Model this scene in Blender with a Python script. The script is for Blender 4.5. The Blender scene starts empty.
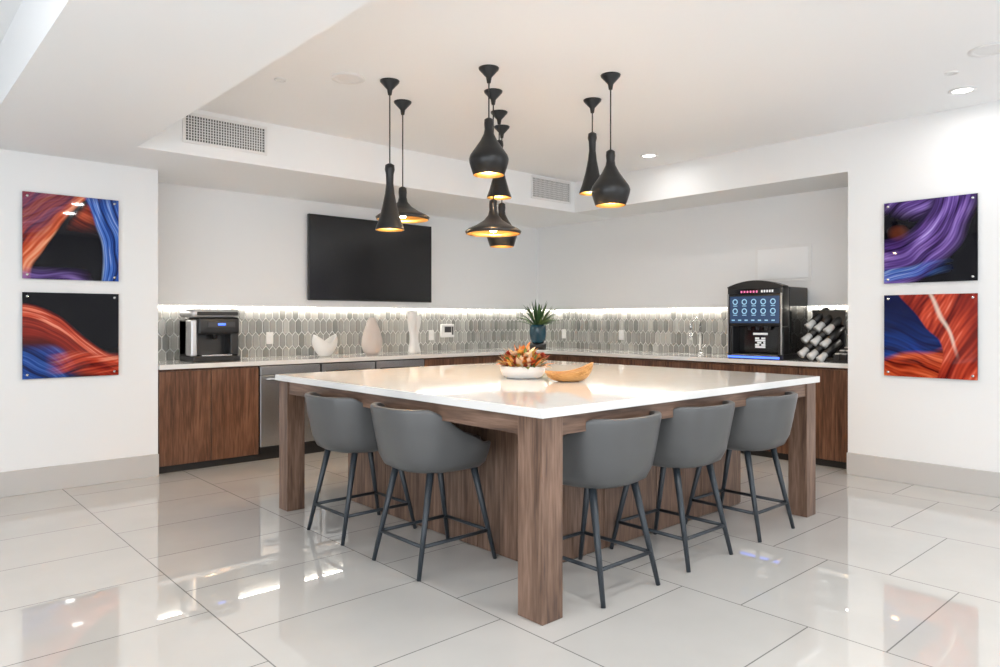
import bpy, bmesh, math, random
from mathutils import Vector, Matrix, noise
random.seed(7)
sc = bpy.context.scene
col = sc.collection

# ---------------------------------------------------------------- materials
def new_mat(name):
    m = bpy.data.materials.new(name); m.use_nodes = True
    nt = m.node_tree
    return m, nt, nt.nodes['Principled BSDF']

def plain(name, c, rough=.5, metal=0., emis=None, es=0., coat=0., bump=0., bscale=200.):
    m, nt, b = new_mat(name)
    b.inputs['Base Color'].default_value = (*c, 1)
    b.inputs['Roughness'].default_value = rough
    b.inputs['Metallic'].default_value = metal
    b.inputs['Coat Weight'].default_value = coat
    if emis:
        b.inputs['Emission Color'].default_value = (*emis, 1)
        b.inputs['Emission Strength'].default_value = es
    n = nt.nodes.new('ShaderNodeTexNoise'); n.inputs['Scale'].default_value = bscale
    tc = nt.nodes.new('ShaderNodeTexCoord')
    nt.links.new(tc.outputs['Object'], n.inputs['Vector'])
    if bump > 0:
        bp = nt.nodes.new('ShaderNodeBump'); bp.inputs['Strength'].default_value = bump
        bp.inputs['Distance'].default_value = .002
        nt.links.new(n.outputs['Fac'], bp.inputs['Height'])
        nt.links.new(bp.outputs['Normal'], b.inputs['Normal'])
    else:
        mr = nt.nodes.new('ShaderNodeMapRange')
        mr.inputs['To Min'].default_value = max(0, rough*.92)
        mr.inputs['To Max'].default_value = min(1, rough*1.08)
        nt.links.new(n.outputs['Fac'], mr.inputs['Value'])
        nt.links.new(mr.outputs['Result'], b.inputs['Roughness'])
    return m

def wood(name, dark, mid, light, axis='Z', rough=.4, s=1.0):
    m, nt, b = new_mat(name)
    tc = nt.nodes.new('ShaderNodeTexCoord'); mp = nt.nodes.new('ShaderNodeMapping')
    sv = {'Z': (9, 9, .7), 'X': (.7, 9, 9), 'Y': (9, .7, 9)}[axis]
    mp.inputs['Scale'].default_value = [q*s for q in sv]
    nt.links.new(tc.outputs['Object'], mp.inputs['Vector'])
    n1 = nt.nodes.new('ShaderNodeTexNoise'); n1.inputs['Scale'].default_value = 1.6
    n1.inputs['Detail'].default_value = 6; n1.inputs['Distortion'].default_value = 1.2
    n2 = nt.nodes.new('ShaderNodeTexNoise'); n2.inputs['Scale'].default_value = 9
    n2.inputs['Detail'].default_value = 4
    nt.links.new(mp.outputs['Vector'], n1.inputs['Vector'])
    nt.links.new(mp.outputs['Vector'], n2.inputs['Vector'])
    mx = nt.nodes.new('ShaderNodeMix'); mx.inputs[0].default_value = .4
    nt.links.new(n1.outputs['Fac'], mx.inputs[2]); nt.links.new(n2.outputs['Fac'], mx.inputs[3])
    r = nt.nodes.new('ShaderNodeValToRGB')
    r.color_ramp.elements[0].position = .36; r.color_ramp.elements[0].color = (*dark, 1)
    r.color_ramp.elements[1].position = .64; r.color_ramp.elements[1].color = (*light, 1)
    e = r.color_ramp.elements.new(.5); e.color = (*mid, 1)
    nt.links.new(mx.outputs[0], r.inputs['Fac'])
    nt.links.new(r.outputs['Color'], b.inputs['Base Color'])
    b.inputs['Roughness'].default_value = rough
    return m

M = {}
M['wall'] = plain('wall_paint', (.83, .838, .845), .7, bump=.05)
M['ceil'] = plain('ceiling_paint', (.89, .90, .91), .8, bump=.05)
M['base'] = plain('baseboard_paint', (.54, .525, .51), .45)
M['trimwhite'] = plain('trim_white', (.82, .82, .82), .5)
WD = ((.075, .040, .027), (.165, .096, .064), (.265, .165, .120))
M['isl_z'] = wood('island_walnut_vertical', *WD, 'Z')
M['isl_x'] = wood('island_walnut_x', *WD, 'X')
M['isl_y'] = wood('island_walnut_y', *WD, 'Y')
CD = ((.05, .021, .011), (.125, .055, .030), (.215, .105, .060))
M['cab'] = wood('cabinet_walnut', *CD, 'Z', rough=.35)
M['toe'] = plain('toe_kick_dark', (.02, .018, .017), .5)
M['steel'] = plain('stainless', (.55, .56, .57), .28, 1.0)
M['chrome'] = plain('chrome', (.75, .75, .75), .1, 1.0)
M['blackmetal'] = plain('black_metal', (.008, .008, .009), .32)
M['gold'] = plain('hammered_brass', (.80, .46, .14), .3, 1.0, bump=.4, bscale=60)
M['bulb'] = plain('bulb_glow', (1, .8, .5), .5, emis=(1, .72, .38), es=60)
M['led'] = plain('led_strip', (1, 1, 1), .5, emis=(1, .94, .85), es=34)
M['can'] = plain('downlight_glow', (1, 1, 1), .5, emis=(1, .97, .92), es=6)
M['leather'] = plain('stool_leather', (.092, .094, .096), .33, bump=.12, bscale=350)
M['stoolleg'] = plain('stool_leg_metal', (.026, .034, .043), .38)
M['blackgloss'] = plain('black_gloss', (.008, .008, .009), .08)
M['black'] = plain('black_plastic', (.010, .010, .011), .35)
M['dark'] = plain('dark_grey_plastic', (.04, .04, .045), .4)
M['screen'] = plain('tv_screen', (.012, .012, .014), .16)
M['whitecer'] = plain('white_ceramic', (.80, .79, .77), .3)
M['pinkcer'] = plain('blush_ceramic', (.60, .53, .49), .55)
M['silverp'] = plain('silver_plastic', (.55, .55, .56), .3, .6)
M['teal'] = plain('teal_glass_pot', (.012, .055, .085), .12)
M['green'] = plain('leaf_green', (.035, .10, .03), .5)
M['green2'] = plain('leaf_light_green', (.13, .20, .05), .5)
M['orange'] = plain('petal_orange', (.75, .22, .04), .5)
M['yellow'] = plain('petal_yellow', (.75, .42, .09), .5)
M['red'] = plain('petal_red', (.40, .05, .025), .5)
M['cream'] = plain('petal_cream', (.72, .54, .36), .5)
M['bluelight'] = plain('blue_glow', (.05, .1, .8), .4, emis=(.08, .2, 1), es=1.6)
M['display'] = plain('display_panel', (.01, .02, .04), .15, emis=(.05, .11, .25), es=.4)
M['icon'] = plain('display_icon', (.15, .3, .4), .3, emis=(.35, .6, .8), es=.5)
M['iconw'] = plain('display_logo', (.7, .7, .7), .3, emis=(.8, .85, .9), es=.3)
M['pinkglow'] = plain('sign_glow', (.5, .1, .3), .4, emis=(.9, .2, .35), es=.8)
M['clear'] = plain('cup_white', (.8, .81, .81), .25)
M['ventdark'] = plain('vent_shadow', (.12, .12, .12), .8)
M['grout'] = plain('grout_white', (.80, .80, .78), .8)
M['glassdark'] = plain('cooler_glass', (.01, .01, .012), .05)
for i, g in enumerate([(.20, .200, .188), (.26, .258, .243), (.32, .317, .298), (.40, .395, .372)]):
    M['tile%d' % i] = plain('picket_tile_%d' % i, g, .12)
M['bowlwood'] = wood('honey_wood', (.36, .15, .04), (.58, .28, .08), (.72, .42, .17), 'X', .35, 2)

def quartz():
    m, nt, b = new_mat('white_quartz')
    tc = nt.nodes.new('ShaderNodeTexCoord'); n = nt.nodes.new('ShaderNodeTexNoise')
    n.inputs['Scale'].default_value = 9; n.inputs['Detail'].default_value = 4
    nt.links.new(tc.outputs['Object'], n.inputs['Vector'])
    r = nt.nodes.new('ShaderNodeValToRGB')
    r.color_ramp.elements[0].color = (.79, .785, .77, 1); r.color_ramp.elements[0].position = .3
    r.color_ramp.elements[1].color = (.82, .815, .80, 1); r.color_ramp.elements[1].position = .7
    nt.links.new(n.outputs['Fac'], r.inputs['Fac']); nt.links.new(r.outputs['Color'], b.inputs['Base Color'])
    b.inputs['Roughness'].default_value = .05
    b.inputs['IOR'].default_value = 1.6
    return m
M['quartz'] = quartz()

def floor_mat():
    m, nt, b = new_mat('porcelain_tile')
    tc = nt.nodes.new('ShaderNodeTexCoord')
    sep = nt.nodes.new('ShaderNodeSeparateXYZ'); cmb = nt.nodes.new('ShaderNodeCombineXYZ')
    nt.links.new(tc.outputs['Object'], sep.inputs[0])
    ax = nt.nodes.new('ShaderNodeMath'); ax.inputs[1].default_value = 10*.9 - .24
    ay = nt.nodes.new('ShaderNodeMath'); ay.inputs[1].default_value = 20*.61 - 4.09 + .61
    nt.links.new(sep.outputs['X'], ax.inputs[0]); nt.links.new(sep.outputs['Y'], ay.inputs[0])
    nt.links.new(ay.outputs[0], cmb.inputs['X']); nt.links.new(ax.outputs[0], cmb.inputs['Y'])
    br = nt.nodes.new('ShaderNodeTexBrick')
    br.inputs['Scale'].default_value = 1.0
    br.inputs['Brick Width'].default_value = .61; br.inputs['Row Height'].default_value = .9
    br.inputs['Mortar Size'].default_value = .0030; br.inputs['Mortar Smooth'].default_value = 0
    br.inputs['Color1'].default_value = (.59, .575, .55, 1)
    br.inputs['Color2'].default_value = (.62, .605, .58, 1)
    br.inputs['Mortar'].default_value = (.25, .245, .235, 1)
    br.offset = .5
    nt.links.new(cmb.outputs[0], br.inputs['Vector'])
    n = nt.nodes.new('ShaderNodeTexNoise'); n.inputs['Scale'].default_value = 2.5; n.inputs['Detail'].default_value = 6
    nt.links.new(tc.outputs['Object'], n.inputs['Vector'])
    mr = nt.nodes.new('ShaderNodeMapRange'); mr.inputs['To Min'].default_value = .9; mr.inputs['To Max'].default_value = 1.08
    nt.links.new(n.outputs['Fac'], mr.inputs['Value'])
    mx = nt.nodes.new('ShaderNodeVectorMath'); mx.operation = 'SCALE'
    nt.links.new(br.outputs['Color'], mx.inputs[0]); nt.links.new(mr.outputs[0], mx.inputs['Scale'])
    nt.links.new(mx.outputs[0], b.inputs['Base Color'])
    b.inputs['Roughness'].default_value = .02
    b.inputs['IOR'].default_value = 1.8
    return m
M['floor'] = floor_mat()

# ---------------------------------------------------------------- helpers
def add(ob, parent=None):
    col.objects.link(ob)
    if parent is not None: ob.parent = parent
    return ob

def group(name, loc=(0, 0, 0), rz=0.):
    e = bpy.data.objects.new(name, None)
    e.location = loc; e.rotation_euler = (0, 0, rz); e.empty_display_size = .1
    col.objects.link(e); return e

def mesh_obj(name, V, F, mats, parent=None, smooth=False, midx=None):
    me = bpy.data.meshes.new(name); me.from_pydata([tuple(v) for v in V], [], F); me.update()
    if not isinstance(mats, (list, tuple)): mats = [mats]
    for m in mats: me.materials.append(m)
    if midx:
        for p, i in zip(me.polygons, midx): p.material_index = i
    if smooth:
        for p in me.polygons: p.use_smooth = True
    return add(bpy.data.objects.new(name, me), parent)

def box(name, x0, x1, y0, y1, z0, z1, mat, parent=None, bevel=0., seg=2):
    c = Vector(((x0+x1)/2, (y0+y1)/2, (z0+z1)/2)); h = Vector((x1-x0, y1-y0, z1-z0))/2
    V = [(sx*h.x, sy*h.y, sz*h.z) for sx in (-1, 1) for sy in (-1, 1) for sz in (-1, 1)]
    F = [(0, 1, 3, 2), (4, 6, 7, 5), (0, 4, 5, 1), (2, 3, 7, 6), (0, 2, 6, 4), (1, 5, 7, 3)]
    ob = mesh_obj(name, V, F, mat, parent); ob.location = c
    if bevel > 0:
        b = ob.modifiers.new('bevel', 'BEVEL'); b.width = bevel; b.segments = seg; b.limit_method = 'ANGLE'
        for p in ob.data.polygons: p.use_smooth = seg > 2
    return ob

def lathe(name, prof, mat, parent=None, seg=40, loc=(0, 0, 0), midx=None, close=False):
    V = []; F = []; mi = []
    for r, z in prof:
        for k in range(seg):
            a = 2*math.pi*k/seg; V.append((r*math.cos(a), r*math.sin(a), z))
    for i in range(len(prof)-1):
        for k in range(seg):
            k2 = (k+1) % seg
            F.append((i*seg+k, i*seg+k2, (i+1)*seg+k2, (i+1)*seg+k)); mi.append(midx[i] if midx else 0)
    if close:
        F.append(tuple(range(seg))[::-1]); mi.append(0)
        F.append(tuple((len(prof)-1)*seg+k for k in range(seg))); mi.append(midx[-1] if midx else 0)
    ob = mesh_obj(name, V, F, mat, parent, True, mi); ob.location = loc
    return ob

def tube(name, pts, rad, mat, parent=None, seg=12, cap=True):
    pts = [Vector(p) for p in pts]
    if not isinstance(rad, (list, tuple)): rad = [rad]*len(pts)
    V = []; F = []; up = None
    for i, p in enumerate(pts):
        t = (pts[min(i+1, len(pts)-1)]-pts[max(i-1, 0)]).normalized()
        if up is None:
            up = t.orthogonal().normalized()
        up = (up - t*up.dot(t)).normalized(); s = t.cross(up)
        for k in range(seg):
            a = 2*math.pi*k/seg
            V.append(p + (up*math.cos(a)+s*math.sin(a))*rad[i])
    for i in range(len(pts)-1):
        for k in range(seg):
            k2 = (k+1) % seg
            F.append((i*seg+k, i*seg+k2, (i+1)*seg+k2, (i+1)*seg+k))
    if cap:
        F.append(tuple(range(seg))[::-1]); F.append(tuple((len(pts)-1)*seg+k for k in range(seg)))
    return mesh_obj(name, V, F, mat, parent, seg > 5)

# ---------------------------------------------------------------- room shell
SZ = 2.515; CZ = 2.865; WX = 1.825
box('floor', -3, 7, -3, 7, -.1, 0, M['floor']).location
fl = bpy.data.objects['floor']
d = fl.location.copy()
for v in fl.data.vertices: v.co += d
fl.location = (0, 0, 0)
box('wall_left', -3, WX, 6.235, 7, 0, SZ, M['wall'])
box('wall_back_left', WX, 7, 6.85, 7, 0, SZ, M['wall'])
box('wall_back_right', 6.85, 7, 2.46, 6.85, 0, SZ, M['wall'])
box('wall_right', 6.11, 7, -3, 2.46, 0, CZ, M['wall'])
box('wall_upper_back_left', WX, 6.80, 6.80, 6.85, 1.42, SZ, M['wall'])
box('wall_upper_back_right', 6.80, 6.85, 2.46, 6.85, 1.42, SZ, M['wall'])
box('ceiling', -3, 7, -3, 7, CZ, CZ+.1, M['ceil'])
box('ceiling_soffit_left', -3, 7, 5.5, 7, SZ, CZ, M['ceil'])
box('ceiling_soffit_right', 6.11, 7, 2.46, 5.5, SZ, CZ, M['wall'])
box('ceiling_beam', .6, 1.47, -3, 5.5, SZ, CZ, M['ceil'])
box('baseboard_left', -3, WX+.003, 6.215, 6.235, 0, .18, M['base'], bevel=.003)
box('baseboard_right', 6.09, 6.11, -3, 2.463, 0, .18, M['base'], bevel=.003)
box('wall_rear_left', -3.15, -3, 3.1, 7, 0, CZ+.1, M['wall'])
box('wall_rear_left_header', -3.15, -3, -3, 3.1, 2.75, CZ+.1, M['wall'])
box('wall_rear_right', 1.7, 4.4, -3.15, -3, 0, CZ+.1, M['wall'])
box('wall_rear_right_header_1', -3, 1.7, -3.15, -3, 2.75, CZ+.1, M['wall'])
box('wall_rear_right_header_2', 4.4, 7, -3.15, -3, 2.75, CZ+.1, M['wall'])
def win(i, axis, a0, a1):
    g = group('window_%d' % i)
    n = max(2, round((a1-a0)/1.2))
    def bb(nm, p, q, z0, z1):
        if axis == 'Y': box(nm, -3.12, -3.03, p, q, z0, z1, M['blackmetal'], g)
        else: box(nm, p, q, -3.12, -3.03, z0, z1, M['blackmetal'], g)
    for k in range(n+1):
        c = a0+.03+(a1-a0-.06)*k/n; bb('mullion', c-.025, c+.025, 0.001, 2.75)
    bb('transom', a0+.06, a1-.06, 2.1, 2.14); bb('bottom_rail', a0+.06, a1-.06, .001, .06)
win(1, 'Y', -3, 3.1); win(2, 'X', -3, 1.7); win(3, 'X', 4.4, 6.1)

# ---------------------------------------------------------------- backsplash
def clip(poly, zlo, zhi, ulo, uhi):
    def cut(P, f):
        out = []
        for i in range(len(P)):
            a, b = P[i], P[(i+1) % len(P)]; fa, fb = f(a), f(b)
            if fa >= 0: out.append(a)
            if fa*fb < 0:
                t = fa/(fa-fb); out.append((a[0]+(b[0]-a[0])*t, a[1]+(b[1]-a[1])*t))
        return out
    for f in (lambda p: p[1]-zlo, lambda p: zhi-p[1], lambda p: p[0]-ulo, lambda p: uhi-p[0]):
        poly = cut(poly, f)
        if len(poly) < 3: return None
    return poly

def backsplash(name, ulo, uhi, place, grout_box):
    g = group(name)
    w, H, t, gap = .070, .175, .034, .0042
    V = []; F = []; mi = []
    row = 0; z = .93
    while z < 1.6:
        u = ulo - w + (w/2 if row % 2 else 0)
        while u < uhi + w:
            hw = w/2-gap; hh = H/2-gap
            P = [(u, z+hh), (u+hw, z+hh-t), (u+hw, z-hh+t), (u, z-hh), (u-hw, z-hh+t), (u-hw, z+hh-t)]
            P = clip(P, .912, 1.416, ulo+.002, uhi-.002)
            if P:
                n = len(P); b0 = len(V)
                for p in P: V.append(place(p[0], p[1], .004))
                cx = sum(p[0] for p in P)/n; cz = sum(p[1] for p in P)/n
                for p in P: V.append(place(cx+(p[0]-cx)*.94, cz+(p[1]-cz)*.97, .009))
                m = random.choice([0, 1, 1, 2, 2, 3])
                F.append(tuple(b0+n+k for k in range(n))); mi.append(m)
                for k in range(n):
                    k2 = (k+1) % n; F.append((b0+k, b0+k2, b0+n+k2, b0+n+k)); mi.append(m)
            u += w
        z += H-t; row += 1
    mesh_obj('picket_tiles', V, F, [M['tile%d' % i] for i in range(4)], g, False, mi)
    box('grout_bed', *grout_box, M['grout'], g)
    return g
backsplash('backsplash_left', WX, 6.84, lambda u, z, d: (u, 6.846-d, z), (WX, 6.845, 6.845, 6.85, .91, 1.42))
backsplash('backsplash_right', 2.46, 6.84, lambda u, z, d: (6.846-d, u, z), (6.845, 6.85, 2.46, 6.845, .91, 1.42))
g = group('led_strip_light')
box('strip_left', WX+.02, 6.79, 6.804, 6.824, 1.412, 1.4195, M['led'], g)
box('strip_right', 6.804, 6.824, 2.48, 6.79, 1.412, 1.4195, M['led'], g)
for n, dims in (('trim_1', (WX, 6.80, 6.792, 6.80, 1.412, 1.428)), ('trim_2', (6.792, 6.80, 2.46, 6.792, 1.412, 1.428))):
    box(n, *dims, M['trimwhite'])

# ---------------------------------------------------------------- base cabinets + counter
g = group('base_cabinets')
def door_x(x0, x1, z0, z1, m=None):
    box('door', x0+.003, x1-.003, 6.232, 6.252, z0, z1, m or M['cab'], g, .002)
def door_y(y0, y1, z0, z1):
    box('door', 6.232, 6.252, y0+.003, y1-.003, z0, z1, M['cab'], g, .002)
C0 = WX+.005
box('carcass_left', C0, 2.68, 6.252, 6.84, .065, .865, M['cab'], g)
box('carcass_left_end', 4.52, 6.24, 6.252, 6.84, .065, .865, M['cab'], g)
box('carcass_right', 6.252, 6.84, 2.465, 6.84, .065, .865, M['cab'], g)
box('toe_kick_left', C0, 6.24, 6.29, 6.84, 0.001, .065, M['toe'], g)
box('toe_kick_right', 6.29, 6.84, 2.465, 6.30, 0.001, .065, M['toe'], g)
for a, b in ((C0, 2.255), (2.255, 2.68), (4.52, 4.95), (4.95, 5.38), (5.38, 5.8), (5.8, 6.23)):
    door_x(a, b, .068, .85)
y = 2.47
while y < 6.1:
    door_y(y, min(y+.47, 6.23), .068, .85); y += .47
g = group('countertop')
box('slab_left', C0, 6.843, 6.205, 6.843, .87, .91, M['quartz'], g, .003)
box('slab_right', 6.205, 6.843, 2.463, 6.205, .87, .91, M['quartz'], g, .003)

def appliance(name, x0, x1, glass):
    g = group(name, (x0, 6.22, 0))
    w = x1-x0-.008
    box('body', .004, w, .03, .58, .067, .862, M['dark'], g)
    box('grille', .004, w, .02, .03, .067, .12, M['black'], g)
    if glass:
        for (a, b, c, d) in ((.004, .05, .13, .855), (w-.05, w, .13, .855), (.05, w-.05, .79, .855), (.05, w-.05, .13, .19)):
            box('door_frame', a, b, 0, .03, c, d, M['steel'], g, .002)
        box('door_glass', .05, w-.05, .006, .03, .19, .79, M['glassdark'], g)
    else:
        box('door_panel', .004, w, 0, .03, .13, .775, M['steel'], g, .004)
        box('control_strip', .004, w, 0, .03, .78, .858, M['steel'], g, .003)
    tube('handle', [(.05, -.035, .745), (w-.05, -.035, .745)], .009, M['steel'], g)
    for q in (.08, w-.08):
        tube('handle_post', [(q, -.035, .745), (q, .002, .745)], .006, M['steel'], g)
appliance('dishwasher', 2.685, 3.29, False)
appliance('wine_cooler', 3.295, 3.90, True)
appliance('wine_cooler', 3.905, 4.515, True)

# ---------------------------------------------------------------- island
IX0, IX1, IY0, IY1 = 2.10, 4.70, 2.07, 4.62
g = group('kitchen_island')
box('quartz_top', IX0, IX1, IY0, IY1, .87, .91, M['quartz'], g, .003)
L = .125; o = .02; LY = .15
lx = (IX0+o, IX1-o-L); ly = (IY0+o, IY1-o-L)
for n, (a, b, w) in enumerate(((lx[0], ly[0], LY), (lx[0], ly[1], L), (lx[1], ly[0], L), (lx[1], ly[1], L))):
    box('leg_%d' % (n+1), a, a+L, b, b+w, 0.001, .87, M['isl_z'], g, .002)
box('apron_left', lx[0]+.01, lx[0]+.04, ly[0]+LY, ly[1], .785, .87, M['isl_y'], g)
box('apron_right', lx[0]+L, lx[1], ly[0]+.01, ly[0]+.04, .785, .87, M['isl_x'], g)
bx0, by0 = 2.60, 2.58
box('cabinet_body', bx0, lx[1]+.04, by0, ly[1]+.04, 0.001, .87, M['isl_z'], g)
n = 4
for i in range(n):
    a = by0+(ly[1]-by0)*i/n; b = by0+(ly[1]-by0)*(i+1)/n
    box('panel_left', bx0-.018, bx0, a+.003, b-.003, .004, .86, M['isl_z'], g, .001)
    a = bx0+(lx[1]-bx0)*i/n; b = bx0+(lx[1]-bx0)*(i+1)/n
    box('panel_right', a+.003, b-.003, by0-.018, by0, .004, .86, M['isl_z'], g, .001)

# ---------------------------------------------------------------- stools
def sp(v, e): return math.copysign(abs(v)**e, v)
def smooth(a, b, x):
    t = min(1, max(0, (x-a)/(b-a))); return t*t*(3-2*t)
def stool(loc, rz):
    g = group('bar_stool', loc, rz)
    N = 36; TH = math.radians(122); a, b, e = .247, .265, .76
    rows = [(.74, .0), (.87, .06), (.93, .2), (.965, .45), (1.0, .75), (1.02, .93), (1.015, 1.0)]
    V = []; F = []
    for i in range(N+1):
        th = -TH+2*TH*i/N
        top = .838-.195*smooth(math.radians(50), math.radians(114), abs(th))
        for s, f in rows:
            z = .535+f*(top-.535)
            yy = -b*sp(math.cos(th), e)*s
            if math.cos(th) > 0: yy -= .03*f*math.cos(th)
            V.append((a*sp(math.sin(th), e)*s, yy, z))
    R = len(rows)
    for i in range(N):
        for j in range(R-1):
            F.append((i*R+j, (i+1)*R+j, (i+1)*R+j+1, i*R+j+1))
    sh = mesh_obj('shell_back', V, F, M['leather'], g, True)
    so = sh.modifiers.new('thick', 'SOLIDIFY'); so.thickness = .034; so.offset = 1
    so.use_even_offset = False
    bv = sh.modifiers.new('bev', 'BEVEL'); bv.width = .009; bv.segments = 3; bv.angle_limit = math.radians(50)
    V = []; F = []; K = 44
    lay = [(.60, .522), (.80, .527), (.88, .55), (.915, .60), (.93, .635), (.91, .652), (.82, .66), (.5, .664), (.1, .665)]
    for s, z in lay:
        for k in range(K):
            t = 2*math.pi*k/K
            V.append((.24*sp(math.sin(t), .72)*s, -.25*sp(math.cos(t), .72)*s, z))
    for i in range(len(lay)-1):
        for k in range(K):
            k2 = (k+1) % K; F.append((i*K+k, i*K+k2, (i+1)*K+k2, (i+1)*K+k))
    F.append(tuple(range(K))[::-1]); F.append(tuple((len(lay)-1)*K+k for k in range(K)))
    mesh_obj('seat', V, F, M['leather'], g, True)
    zr = .155; feet = []
    for n, (sx, sy) in enumerate(((-1, -1), (1, -1), (1, 1), (-1, 1))):
        T = Vector((sx*.15, sy*.135, .535)); B = Vector((sx*.205, sy*.25, .001))
        tube('leg_%d' % (n+1), [B, B.lerp(T, .5), T], [.011, .015, .020], M['stoolleg'], g)
        feet.append(B.lerp(T, zr/.535))
    for k in range(4):
        tube('footrest_%d' % (k+1), [feet[k], feet[(k+1) % 4]], .0095, M['stoolleg'], g, 10)
    box('under_frame', -.16, .16, -.145, .145, .51, .53, M['stoolleg'], g, .004)
HP = math.pi/2
for x in (2.66, 3.33, 4.055): stool((x, 2.29, 0), 0)
stool((2.285, 3.06, 0), -HP); stool((2.285, 3.80, 0), -HP)

# ---------------------------------------------------------------- pendants
TALL = [(.012, .44), (.03, .43), (.033, .40), (.026, .37), (.024, .31), (.032, .24), (.05, .15), (.075, .06), (.092, .015), (.095, 0)]
FAT = [(.012, .36), (.028, .35), (.03, .32), (.027, .29), (.032, .26), (.055, .215), (.09, .165), (.118, .125), (.126, .10), (.122, .075), (.098, .0)]
WIDE = [(.012, .24), (.028, .23), (.03, .20), (.028, .165), (.036, .13), (.065, .095), (.12, .06), (.175, .035), (.195, .018), (.187, 0)]
def pendant(x, y, zb, prof):
    g = group('pendant_lamp', (x, y, 0))
    top = prof[0][1]
    P = [(r, zb+z) for r, z in prof]
    I = [(max(.006, r-.004), zb+min(z, top-.01)) for r, z in reversed(prof)]
    lathe('shade', P+I, [M['blackmetal'], M['gold']], g, 48, midx=[0]*(len(P)-1)+[1]*len(I))
    tube('cord', [(0, 0, zb+top-.01), (0, 0, CZ-.08)], .0045, M['blackmetal'], g, 8)
    lathe('canopy', [(.001, CZ-.095), (.012, CZ-.095), (.018, CZ-.06), (.062, CZ-.012), (.065, CZ-.001), (.001, CZ-.001)], M['blackmetal'], g, 32)
    zl = zb+(.08 if top > .3 else .04)
    lathe('bulb', [(.001, zl-.03), (.02, zl-.024), (.03, zl), (.022, zl+.025), (.012, zl+.045)], M['bulb'], g, 20)
    l = bpy.data.lights.new('bulb_light', 'POINT'); l.energy = 9; l.color = (1, .74, .46); l.shadow_soft_size = .03
    lo = bpy.data.objects.new('bulb_light', l); lo.location = (0, 0, zl-.05); add(lo, g)
for x, y, z, p in ((2.61, 3.99, 1.876, TALL), (2.93, 4.31, 2.007, WIDE), (2.94, 3.37, 2.19, FAT), (3.26, 3.69, 1.875, WIDE),
                   (3.62, 4.03, 2.21, TALL), (3.91, 4.32, 1.88, FAT), (3.92, 3.36, 2.19, TALL), (3.61, 2.94, 2.02, FAT)):
    pendant(x, y, z, p)

# ---------------------------------------------------------------- TV
g = group('television', (4.205, 6.80, 1.93))
box('bezel', -.78, .78, -.065, -.03, -.445, .445, M['black'], g, .004)
box('screen_glass', -.77, .77, -.068, -.064, -.43, .436, M['screen'], g)
box('rear_housing', -.5, .5, -.03, -.008, -.3, .3, M['black'], g)
box('wall_mount', -.3, .3, -.01, 0, -.2, .2, M['black'], g)

# ---------------------------------------------------------------- art panels
def mixc(a, b, t):
    t = min(1, max(0, t)); return tuple(a[i]*(1-t)+b[i]*t for i in range(3))
def nz(x, y, z=0): return noise.noise(Vector((x, y, z)))
def stri(s, u, v, f, k):
    a = nz(u*2.2, v*2.2, k)*3; b = nz(u*4+5, v*4, k)*2
    w = .36*math.sin(f*s+a)+.25*math.sin(2.3*f*s+a+b)+.22*math.sin(4.7*f*s+2*b)+.17*math.sin(9.1*f*s+a)
    return min(1, max(0, .5+.6*w))
def ramp(t, *cs):
    t = min(.9999, max(0, t))*(len(cs)-1); i = int(t); return mixc(cs[i], cs[i+1], t-i)
ORR = ((.06, .005, .004), (.36, .035, .012), (.66, .12, .04), (.84, .38, .22))
RED = ((.03, .003, .004), (.26, .02, .012), (.58, .07, .03), (.86, .34, .22))
BLU = ((.003, .006, .05), (.008, .05, .30), (.06, .18, .62), (.42, .56, .85))
PUR = ((.010, .005, .03), (.09, .04, .22), (.26, .16, .52), (.56, .45, .82))
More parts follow.
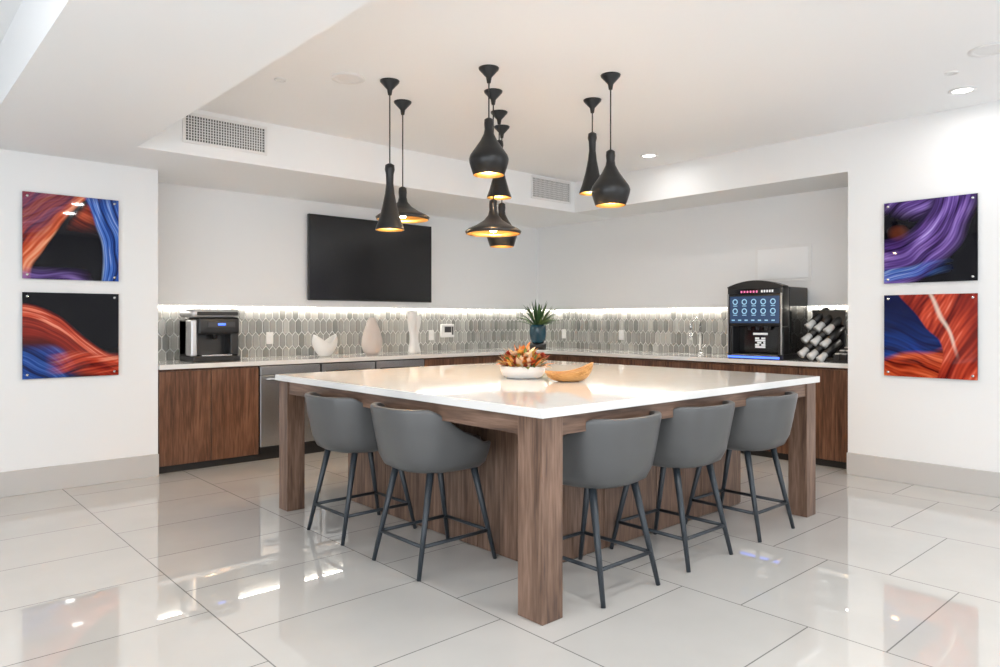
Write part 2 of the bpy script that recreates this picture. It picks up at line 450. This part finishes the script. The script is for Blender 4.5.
def art(k, u, v):
    wu = u+.05*nz(u*3, v*3, k+3); wv_ = max(0, v+.05*nz(u*3+9, v*3, k+7))
    bl = (.003, .003, .006)
    if k == 0:
        ub = .10+.58*wv_**1.7; s = ub-wu
        c = mixc(bl, ramp(stri(s+.15*wv_, u, v, 16, 1)*.85+.25*smooth(.3, .02, s), *ORR), smooth(-.01, .03, s))
        c = mixc(c, ramp(stri(wv_-.4*wu, u, v, 22, 2)*.7, (.02, .01, .03), (.12, .06, .16), (.32, .2, .34)), smooth(.04, .16, s)*smooth(.35, .7, v)*.6)
        s2 = smooth(.02, .12, wu-ub)*smooth(.62, .92, wv_+.15*wu)*smooth(.85, .6, u)
        c = mixc(c, ramp(stri(wv_+.5*wu, u, v, 18, 4)*.7, *ORR), s2)
        m4 = smooth(.16, .02, v)*smooth(.75, .45, u)
        c = mixc(c, ramp(stri(wv_*1.2, u, v, 20, 9)*.7, *PUR), m4*.8)
        e = wu-(.74+.10*math.sin(3.2*wv_+.6)-.06*wv_)
        return mixc(c, ramp(stri(e, u, v, 34, 5), *BLU), smooth(0, .04, e)*smooth(1.12, .9, v))
    if k == 1:
        mid = .66-.50*wu+.10*math.sin(4.4*wu+.6); d = wv_-mid
        sh = smooth(.18, .12, d)
        c = mixc(bl, ramp(stri(d*1.1, u, v, 24, 1)*smooth(-.30, .10, d+.1*nz(u*4, v*4, 2))+.08, *RED), sh*smooth(-.42, -.2, d))
        m2 = smooth(-.16, -.26, d)*smooth(.62, .3, u)*smooth(.42, .3, v)
        c = mixc(c, ramp(stri(d+.2*u, u, v, 26, 3)*.7, *BLU), m2*.8)
        m3 = smooth(.16, .08, abs(wv_-.12-.25*(1-u)*.4))*smooth(.2, .5, u)
        return mixc(c, ramp(stri(wv_-.2*wu, u, v, 20, 6), *RED), m3*.85)
    if k == 2:
        r = math.hypot(wu+.05, (wv_-1.15)*.92)
        m = smooth(.56, .62, r)*smooth(1.22, 1.05, r+.12*u)
        c = mixc(bl, ramp(stri(r, u, v, 26, 1)*smooth(.5, .75, r)*(.75+.5*nz(u*2.5, v*2.5, 8)), *PUR), m)
        m2 = smooth(.62, .9, v+.35*u-.2)*smooth(.62, .5, r)
        c = mixc(c, ramp(stri(wv_-.6*wu, u, v, 22, 4)*.75, *PUR), m2)
        m3 = smooth(.05, .0, abs(wv_-.10-.12*wu)-.05)*smooth(.8, .3, u)
        c = mixc(c, ramp(stri(wv_-.3*wu, u, v, 30, 6), *BLU), m3*.7)
        m4 = smooth(.12, .03, math.hypot((u-.16)*.8, v-.62))
        return mixc(c, (.4, .09, .03), m4*.25)  # orange room reflection painted into the print colour
    e = .46+.22*math.sin(3.5*wv_+.5)-.13*wv_
    c = ramp(stri(wv_+.4*wu, u, v, 16, 2)*.35*smooth(.9, .2, v), *BLU)
    m2 = smooth(.0, .08, .26-wv_+.22*wu)
    c = mixc(c, ramp(stri(wv_+.3*wu, u, v, 20, 3)*.8, *ORR), m2)
    s = wu-.55*wv_
    oc = ramp(.10+.75*stri(s, u, v, 15, 5)*(1-.5*smooth(.1, .35, abs(wu-.55-.35*(1-wv_)))), *RED)
    oc = mixc(oc, (.9, .78, .66), smooth(.035, .0, abs(wu-.52-.42*(1-wv_)))*.7*smooth(.2, .5, v))
    return mixc(c, oc, smooth(0, .025, wu-e))

def art_mat():
    m, nt, b = new_mat('acrylic_print')
    a = nt.nodes.new('ShaderNodeAttribute'); a.attribute_name = 'print'
    nt.links.new(a.outputs['Color'], b.inputs['Base Color'])
    b.inputs['Roughness'].default_value = .03
    b.inputs['IOR'].default_value = 1.35
    return m
AM = art_mat()
def artpanel(k, loc, rz):
    g = group('acrylic_art_print', loc, rz)
    S = .64; n = 170; V = []; F = []; C = []
    for j in range(n+1):
        for i in range(n+1):
            u, v = i/n, j/n
            V.append(((u-.5)*S, -.0245, (v-.5)*S)); C.append(art(k, u, v))
    for j in range(n):
        for i in range(n):
            q = j*(n+1)+i; F.append((q, q+1, q+n+2, q+n+1))
    ob = mesh_obj('print_face', V, F, AM, g)
    at = ob.data.color_attributes.new('print', 'FLOAT_COLOR', 'POINT')
    for i, c in enumerate(C): at.data[i].color = (*c, 1)
    box('acrylic_panel', -S/2, S/2, -.024, -.014, -S/2, S/2, M['blackgloss'], g, .001)
    for sx in (-1, 1):
        for sz in (-1, 1):
            tube('standoff', [(sx*.29, -.031, sz*.29), (sx*.29, 0, sz*.29)], .009, M['chrome'], g, 16)
artpanel(0, (1.205, 6.235, 1.905), 0); artpanel(1, (1.205, 6.235, 1.165), 0)
artpanel(2, (6.11, 1.85, 1.89), -HP); artpanel(3, (6.11, 1.85, 1.157), -HP)

# ---------------------------------------------------------------- ceiling bits
def vent(x0, x1, z0, z1):
    g = group('air_vent', ((x0+x1)/2, 5.5, (z0+z1)/2)); w = (x1-x0)/2; h = (z1-z0)/2; f = .022
    box('frame_top', -w, w, -.012, 0, h-f, h, M['trimwhite'], g, .002); box('frame_bottom', -w, w, -.012, 0, -h, -h+f, M['trimwhite'], g, .002)
    box('frame_l', -w, -w+f, -.012, 0, -h+f, h-f, M['trimwhite'], g); box('frame_r', w-f, w, -.012, 0, -h+f, h-f, M['trimwhite'], g)
    box('backing', -w+f, w-f, -.002, 0, -h+f, h-f, M['ventdark'], g)
    n = int((2*w-2*f)/.02)
    for i in range(1, n):
        x = -w+f+i*(2*w-2*f)/n; box('fin', x-.003, x+.003, -.010, -.002, -h+f, h-f, M['trimwhite'], g)
    for i in range(1, 9):
        z = -h+f+i*(2*h-2*f)/9; box('louver', -w+f, w-f, -.008, -.003, z-.0025, z+.0025, M['trimwhite'], g)
vent(1.78, 2.43, 2.60, 2.83); vent(5.40, 6.03, 2.60, 2.85)
def disc(name, x, y, r, glow, e=10):
    g = group(name, (x, y, CZ))
    lathe('rim', [(r*.72, -.004), (r*.8, -.010), (r, -.006), (r, 0)], M['trimwhite'], g, 40)
    lathe('center', [(.0005, -.003), (r*.72, -.003)], M['can'] if glow else M['trimwhite'], g, 40)
    if glow:
        l = bpy.data.lights.new('downlight_lamp', 'AREA'); l.shape = 'DISK'; l.size = .14; l.energy = e; l.color = (1, .98, .95)
        lo = bpy.data.objects.new('downlight_lamp', l); lo.location = (0, 0, -.014); add(lo, g)
disc('added_fill_downlight', 5.65, 1.51, .085, True, 3); disc('added_fill_downlight', 5.65, 4.13, .085, True, 3)
for x, y in ((2.3, .4), (3.4, .3), (2.2, 1.4), (4.1, -1.0), (-.4, 2.6), (-1.2, .8)):  # added fill lights, out of view, to brighten floor and ceiling
    disc('added_fill_downlight', x, y, .085, True, 11)
disc('ceiling_speaker', 2.38, 4.13, .11, False); disc('ceiling_speaker', 4.92, 1.175, .11, False)
disc('sprinkler_cover', 2.06, 4.45, .04, False); disc('sprinkler_cover', 5.2, 1.45, .04, False)

# ---------------------------------------------------------------- outlets etc
def outlet(name, loc, rz, w=.075, h=.12):
    g = group(name, loc, rz)
    box('plate', -w/2, w/2, -.008, 0, -h/2, h/2, M['whitecer'], g, .003)
    for s in (-1, 1): box('socket', -.016, .016, -.010, -.008, s*.028-.014, s*.028+.014, M['trimwhite'], g, .002)
for x in (5.05, 3.05): outlet('wall_outlet', (x, 6.836, 1.10), 0)
for y in (6.34, 5.4, 2.86): outlet('wall_outlet', (6.836, y, 1.10), -HP)
g = group('wall_control_panel', (5.28, 6.835, 1.15))
box('case', -.10, .10, -.03, 0, -.08, .08, M['whitecer'], g, .006); box('lcd', -.05, .05, -.032, -.03, -.02, .05, M['dark'], g)
box('key', .06, .085, -.033, -.03, -.05, .05, M['dark'], g)
g = group('access_panel', (6.80, 3.36, 1.84), -HP)
box('frame', -.29, .29, -.012, 0, -.18, .18, M['trimwhite'], g, .002); box('door', -.26, .26, -.018, -.012, -.15, .15, M['ceil'], g, .002)

# ---------------------------------------------------------------- coffee machine
g = group('coffee_machine', (2.15, 6.37, .911)); g.scale = (1.10, 1.0, 1.09)
box('base', 0, .38, .0, .36, 0, .045, M['black'], g, .008)
box('rear_body', .0, .38, .17, .36, .045, .34, M['black'], g, .01)
box('side_column', 0, .05, .05, .36, .045, .34, M['silverp'], g, .012)
box('brew_head', .05, .38, .02, .30, .22, .36, M['black'], g, .02, 4)
box('side_panel', .31, .38, .04, .3, .045, .25, M['black'], g, .01)
box('lid', -.005, .385, .0, .36, .36, .425, M['silverp'], g, .03, 5)
box('lid_band', .03, .36, -.006, .02, .375, .405, M['black'], g, .008)
box('control_strip', .12, .34, .010, .022, .28, .325, M['dark'], g, .004)
box('button_glow', .2, .26, .006, .012, .295, .312, M['bluelight'], g)
box('drip_tray', .07, .31, -.01, .16, .045, .058, M['chrome'], g, .003)
tube('spout', [(.2, .1, .25), (.2, .1, .18)], [.03, .018], M['black'], g)

# ---------------------------------------------------------------- vases
def vase(name, loc, prof, mat):
    g = group(name, loc); pr = prof+[(max(.002, r-.006), z) for r, z in reversed(prof) if z > .01]
    lathe('body', pr, mat, g, 40); return g
vase('teardrop_vase', (4.06, 6.55, .911), [(.001, 0), (.06, 0), (.095, .04), (.112, .10), (.108, .17), (.085, .26), (.058, .33), (.038, .375), (.03, .395)], M['pinkcer'])
g = group('tall_sculptural_vase', (4.61, 6.55, .911))
for k in (0, 1):
    V = []; F = []; n = 24; K = 24
    for i in range(n+1):
        t = i/n; z = .47*t - (.05*t if k else 0)
        cx = (.04 if k else -.028)+.012*math.sin(math.pi*2*t+(k*2.6)); r = .054+.010*math.cos(2*math.pi*t)
        for q in range(K):
            a = 2*math.pi*q/K; V.append((cx+r*math.cos(a)*.85, .03*k+r*math.sin(a)*.7, z))
    for i in range(n):
        for q in range(K):
            q2 = (q+1) % K; F.append((i*K+q, i*K+q2, (i+1)*K+q2, (i+1)*K+q))
    F.append(tuple(range(K))[::-1])
    o_ = mesh_obj('lobe', V, F, M['whitecer'], g, True); s_ = o_.modifiers.new('t', 'SOLIDIFY'); s_.thickness = .006
g = group('sculptural_white_bowl', (3.49, 6.52, .911))
V = []; F = []; K = 48; n = 14
for i in range(n+1):
    t = i/n
    for q in range(K):
        a = 2*math.pi*q/K; H = .13+.095*abs(math.cos(a))**1.2
        r = .05+.08*math.sin(t*2.1); V.append((r*math.cos(a)*1.02, r*math.sin(a)*.8, H*t**1.1))
for i in range(n):
    for q in range(K):
        q2 = (q+1) % K; F.append((i*K+q, i*K+q2, (i+1)*K+q2, (i+1)*K+q))
F.append(tuple(range(K))[::-1])
o_ = mesh_obj('body', V, F, M['whitecer'], g, True); s_ = o_.modifiers.new('t', 'SOLIDIFY'); s_.thickness = .008

# ---------------------------------------------------------------- foliage helpers
def blade(V, F, mi, base, dirv, length, width, droop, m, n=6):
    d = Vector(dirv).normalized(); side = d.cross(Vector((0, 0, 1)))
    if side.length < .01: side = Vector((1, 0, 0))
    side.normalize(); p = Vector(base); b0 = len(V)
    for i in range(n+1):
        t = i/n; w = width*(math.sin(math.pi*min(1, .12+.88*t))**.7)*.5 if t < 1 else .0005
        up = side.cross(d)
        V.extend([p-side*w+up*w*.3, p, p+side*w+up*w*.3])
        p = p+d*(length/n); d = (d+Vector((0, 0, -droop/n))).normalized()
    for i in range(n):
        a = b0+i*3
        F.extend([(a, a+1, a+4, a+3), (a+1, a+2, a+5, a+4)]); mi.extend([m, m])

g = group('potted_plant', (6.43, 6.42, .911))
lathe('stand', [(.001, 0), (.11, 0), (.11, .06), (.095, .075), (.001, .075)], M['black'], g, 32)
lathe('pot', [(.001, .075), (.07, .075), (.095, .12), (.108, .2), (.105, .26), (.10, .31), (.092, .31), (.092, .27), (.001, .27)], M['teal'], g, 32)
V = []; F = []; mi = []
for i in range(70):
    a = random.uniform(0, 2*math.pi); el = random.uniform(.25, 1.5)
    blade(V, F, mi, (.03*math.cos(a), .03*math.sin(a), .28), (math.cos(a)*math.cos(el), math.sin(a)*math.cos(el), math.sin(el)), random.uniform(.27, .37), .028, random.uniform(.2, .9), random.choice([0, 0, 1]))
mesh_obj('leaves', V, F, [M['green'], M['green2']], g, True, mi)

g = group('flower_arrangement', (3.15, 3.28, .911))
lathe('bowl', [(.001, 0), (.10, 0), (.125, .012), (.142, .045), (.146, .075), (.14, .078), (.135, .05), (.10, .03), (.001, .03)], M['whitecer'], g, 48)
V = []; F = []; mi = []
for i in range(220):
    a = random.uniform(0, 2*math.pi); r = .12*math.sqrt(random.random()); el = random.uniform(.1, 1.4)
    z = .07+.09*(1-(r/.12)**2)*random.random()
    blade(V, F, mi, (r*math.cos(a), r*math.sin(a), z), (math.cos(a)*math.cos(el), math.sin(a)*math.cos(el), math.sin(el)), random.uniform(.045, .10), random.uniform(.02, .035), random.uniform(.1, .8), random.choice([0, 0, 1, 5, 2, 2, 3, 3, 4]), 4)
for c in range(20):
    a = random.uniform(0, 2*math.pi); r = random.uniform(.0, .13); z = .155-.35*r+random.uniform(-.01, .025); m = random.choice([1, 3, 5, 3, 2, 5])
    for ring, (nn, el) in enumerate(((9, .25), (8, .7), (6, 1.15))):
        for q in range(nn):
            b = 2*math.pi*q/nn+ring*.3
            blade(V, F, mi, (r*math.cos(a), r*math.sin(a), z), (math.cos(b)*math.cos(el), math.sin(b)*math.cos(el), math.sin(el)), .032, .018, -.3, m, 3)
mesh_obj('flowers', V, F, [M['green2'], M['orange'], M['red'], M['cream'], M['green'], M['yellow']], g, True, mi)

g = group('wooden_bowl', (3.17, 2.90, .911), math.radians(-48))
V = []; F = []; K = 48; n = 10
for s, off in ((1, 0), (-1, .009)):
    for i in range(n+1):
        t = i/n if s == 1 else 1-i/n
        for q in range(K):
            a = 2*math.pi*q/K
            rx = (.05+.095*math.sin(t*math.pi/2)); ry = (.035+.06*math.sin(t*math.pi/2))
            H = .060+.03*abs(math.cos(a))**2+.026*math.cos(a)
            V.append(((rx-off)*math.cos(a), (ry-off)*math.sin(a), off*(1-t)+H*(1-math.cos(t*math.pi/2))))
for i in range(2*n+1):
    for q in range(K):
        q2 = (q+1) % K; F.append((i*K+q, i*K+q2, (i+1)*K+q2, (i+1)*K+q))
F.append(tuple(range(K))[::-1]); F.append(tuple((2*n+1)*K+k for k in range(K)))
mesh_obj('body', V, F, M['bowlwood'], g, True)

# ---------------------------------------------------------------- faucet
g = group('kitchen_faucet', (6.70, 4.23, .911))
lathe('base', [(.001, 0), (.028, 0), (.026, .02), (.018, .03), (.001, .03)], M['chrome'], g, 24)
pts = [(0, 0, .02), (0, 0, .3)]+[(-.09+.09*math.cos(t), 0, .3+.09*math.sin(t)) for t in [math.pi*k/12 for k in range(1, 13)]]+[(-.18, 0, .22)]
tube('gooseneck', pts, .014, M['chrome'], g)
tube('spray_head', [(-.18, 0, .23), (-.18, 0, .16)], [.016, .02], M['chrome'], g)
tube('lever', [(0, -.01, .07), (0, -.07, .10)], [.009, .006], M['chrome'], g)

# ---------------------------------------------------------------- beverage machine (faces -X)
g = group('beverage_dispenser', (6.26, 3.37, .911), -HP); g.scale = (1.03, 1, 1.03)
w = .27
box('plinth', -w, w, 0, .50, 0, .05, M['black'], g, .006)
box('drip_tray', -w+.03, w-.03, -.03, .12, .0, .035, M['dark'], g, .005)
box('drip_grate', -w+.05, w-.05, -.02, .1, .035, .041, M['steel'], g)
box('rear_body', -w, w, .12, .50, .05, .66, M['blackgloss'], g, .01)
box('cheek_l', -w, -w+.05, .0, .12, .05, .30, M['black'], g, .006); box('cheek_r', w-.05, w, .0, .12, .05, .30, M['black'], g, .006)
box('upper_head', -w, w, -.01, .12, .30, .66, M['black'], g, .012, 3)
box('chrome_edge_l', -w+.004, -w+.016, -.018, -.01, .05, .60, M['steel'], g); box('chrome_edge_r', w-.016, w-.004, -.018, -.01, .05, .60, M['steel'], g)
box('touch_screen', -w+.03, w-.03, -.016, -.008, .33, .575, M['display'], g, .003)
for r in range(2):
    for c in range(5):
        x = -w+.085+c*.092; z = .525-r*.085
        lathe('icon', [(.017, 0), (.027, 0)], M['icon'], g, 20, (x, -.018, z)).rotation_euler = (HP, 0, 0)
        box('icon_label', x-.02, x+.02, -.019, -.016, z-.041, z-.034, M['icon'], g)
for c in range(7): box('icon_strip', -w+.05+c*.065, -w+.08+c*.065, -.019, -.016, .350, .362, M['icon'], g)
box('sign_band', -w+.02, w-.02, -.014, -.006, .59, .645, M['blackgloss'], g, .004)
for c in range(6): box('sign_mark', -.13+c*.03, -.115+c*.03, -.017, -.013, .608, .626, M['pinkglow'], g)
for c in range(5): box('sign_mark', .07+c*.025, .085+c*.025, -.017, -.013, .608, .63, M['iconw'], g)
V = []; F = []; n = 20
for y_ in (-.01, .10):
    for i in range(n+1):
        x = -w+2*w*i/n; V.append((x, y_, .655)); V.append((x, y_, .665+.055*(1-(x/w)**2)))
for i in range(n):
    a = 2*i; b = 2*(n+1)+2*i
    F += [(a, a+2, a+3, a+1), (b, b+1, b+3, b+2), (a+1, a+3, b+3, b+1)]
mesh_obj('crown', V, F, M['black'], g)
box('cup_niche_panel', -.20, .20, .112, .121, .08, .28, M['blackgloss'], g)
for i in range(5):
    for j in range(5):
        if (i*3+j*5+i*j) % 3 != 1:
            box('niche_code', -.05+i*.02, -.033+i*.02, .104, .113, .10+j*.02, .117+j*.02, M['iconw'], g)
box('niche_title', -.07, .07, .104, .113, .22, .24, M['iconw'], g)
box('base_light', -w+.02, w-.02, -.034, -.03, .010, .028, M['bluelight'], g)
for c in (-.08, 0, .08): tube('nozzle', [(c, .05, .30), (c, .05, .265)], [.018, .012], M['dark'], g)

# cup dispenser: canted black tubes, white cup stacks poking out towards the room
g = group('cup_dispenser', (6.42, 2.86, .911), -HP)
box('base', -.13, .17, -.03, .30, 0, .03, M['black'], g, .005)
box('back_plate', -.13, .17, .2, .22, .03, .46, M['black'], g, .005)
for c in range(3):
    for r in range(3):
        x = -.09+c*.085; y = -.02+r*.07; z = .07+r*.125-c*.02+.03
        d = Vector((.06, .15, .11))
        tube('tube', [(x, y+.02, z), (x+d.x, y+.02+d.y, z+d.z)], .036, M['black'], g, 20)
        p = Vector((x, y+.02, z))
        tube('cup_stack', [p-d*.42, p-d*.36, p-d*.30, p-d*.24, p+d*.2], [.036, .031, .034, .030, .030], M['clear'], g, 20)
g = group('condiment_caddy', (6.40, 2.57, .911), -HP)
box('tray', -.09, .09, -.12, .2, 0, .02, M['black'], g, .004)
for c in range(3):
    for r in range(3):
        box('bin', -.085+c*.058, -.033+c*.058, -.11+r*.1, -.02+r*.1, .02, .07+r*.025, M['black'], g, .003)
        box('packets', -.078+c*.058, -.040+c*.058, -.10+r*.1, -.03+r*.1, .06+r*.025, .08+r*.025, random.choice([M['whitecer'], M['pinkcer'], M['silverp']]), g, .003)

# ---------------------------------------------------------------- light
W = bpy.data.worlds.new('sky'); sc.world = W; W.use_nodes = True
bg = W.node_tree.nodes['Background']
bg.inputs['Color'].default_value = (.90, .95, 1, 1); bg.inputs['Strength'].default_value = 3.1

sc.view_settings.view_transform = 'Standard'
sc.view_settings.exposure = 0.27

cam = bpy.data.cameras.new('camera'); co = bpy.data.objects.new('camera', cam); col.objects.link(co)
co.location = (0, 0, 1.28); co.rotation_euler = (math.radians(90), 0, math.radians(-42.0))
cam.lens = 25.6; cam.sensor_width = 36; cam.shift_y = -.0135; cam.clip_start = .05
sc.camera = co
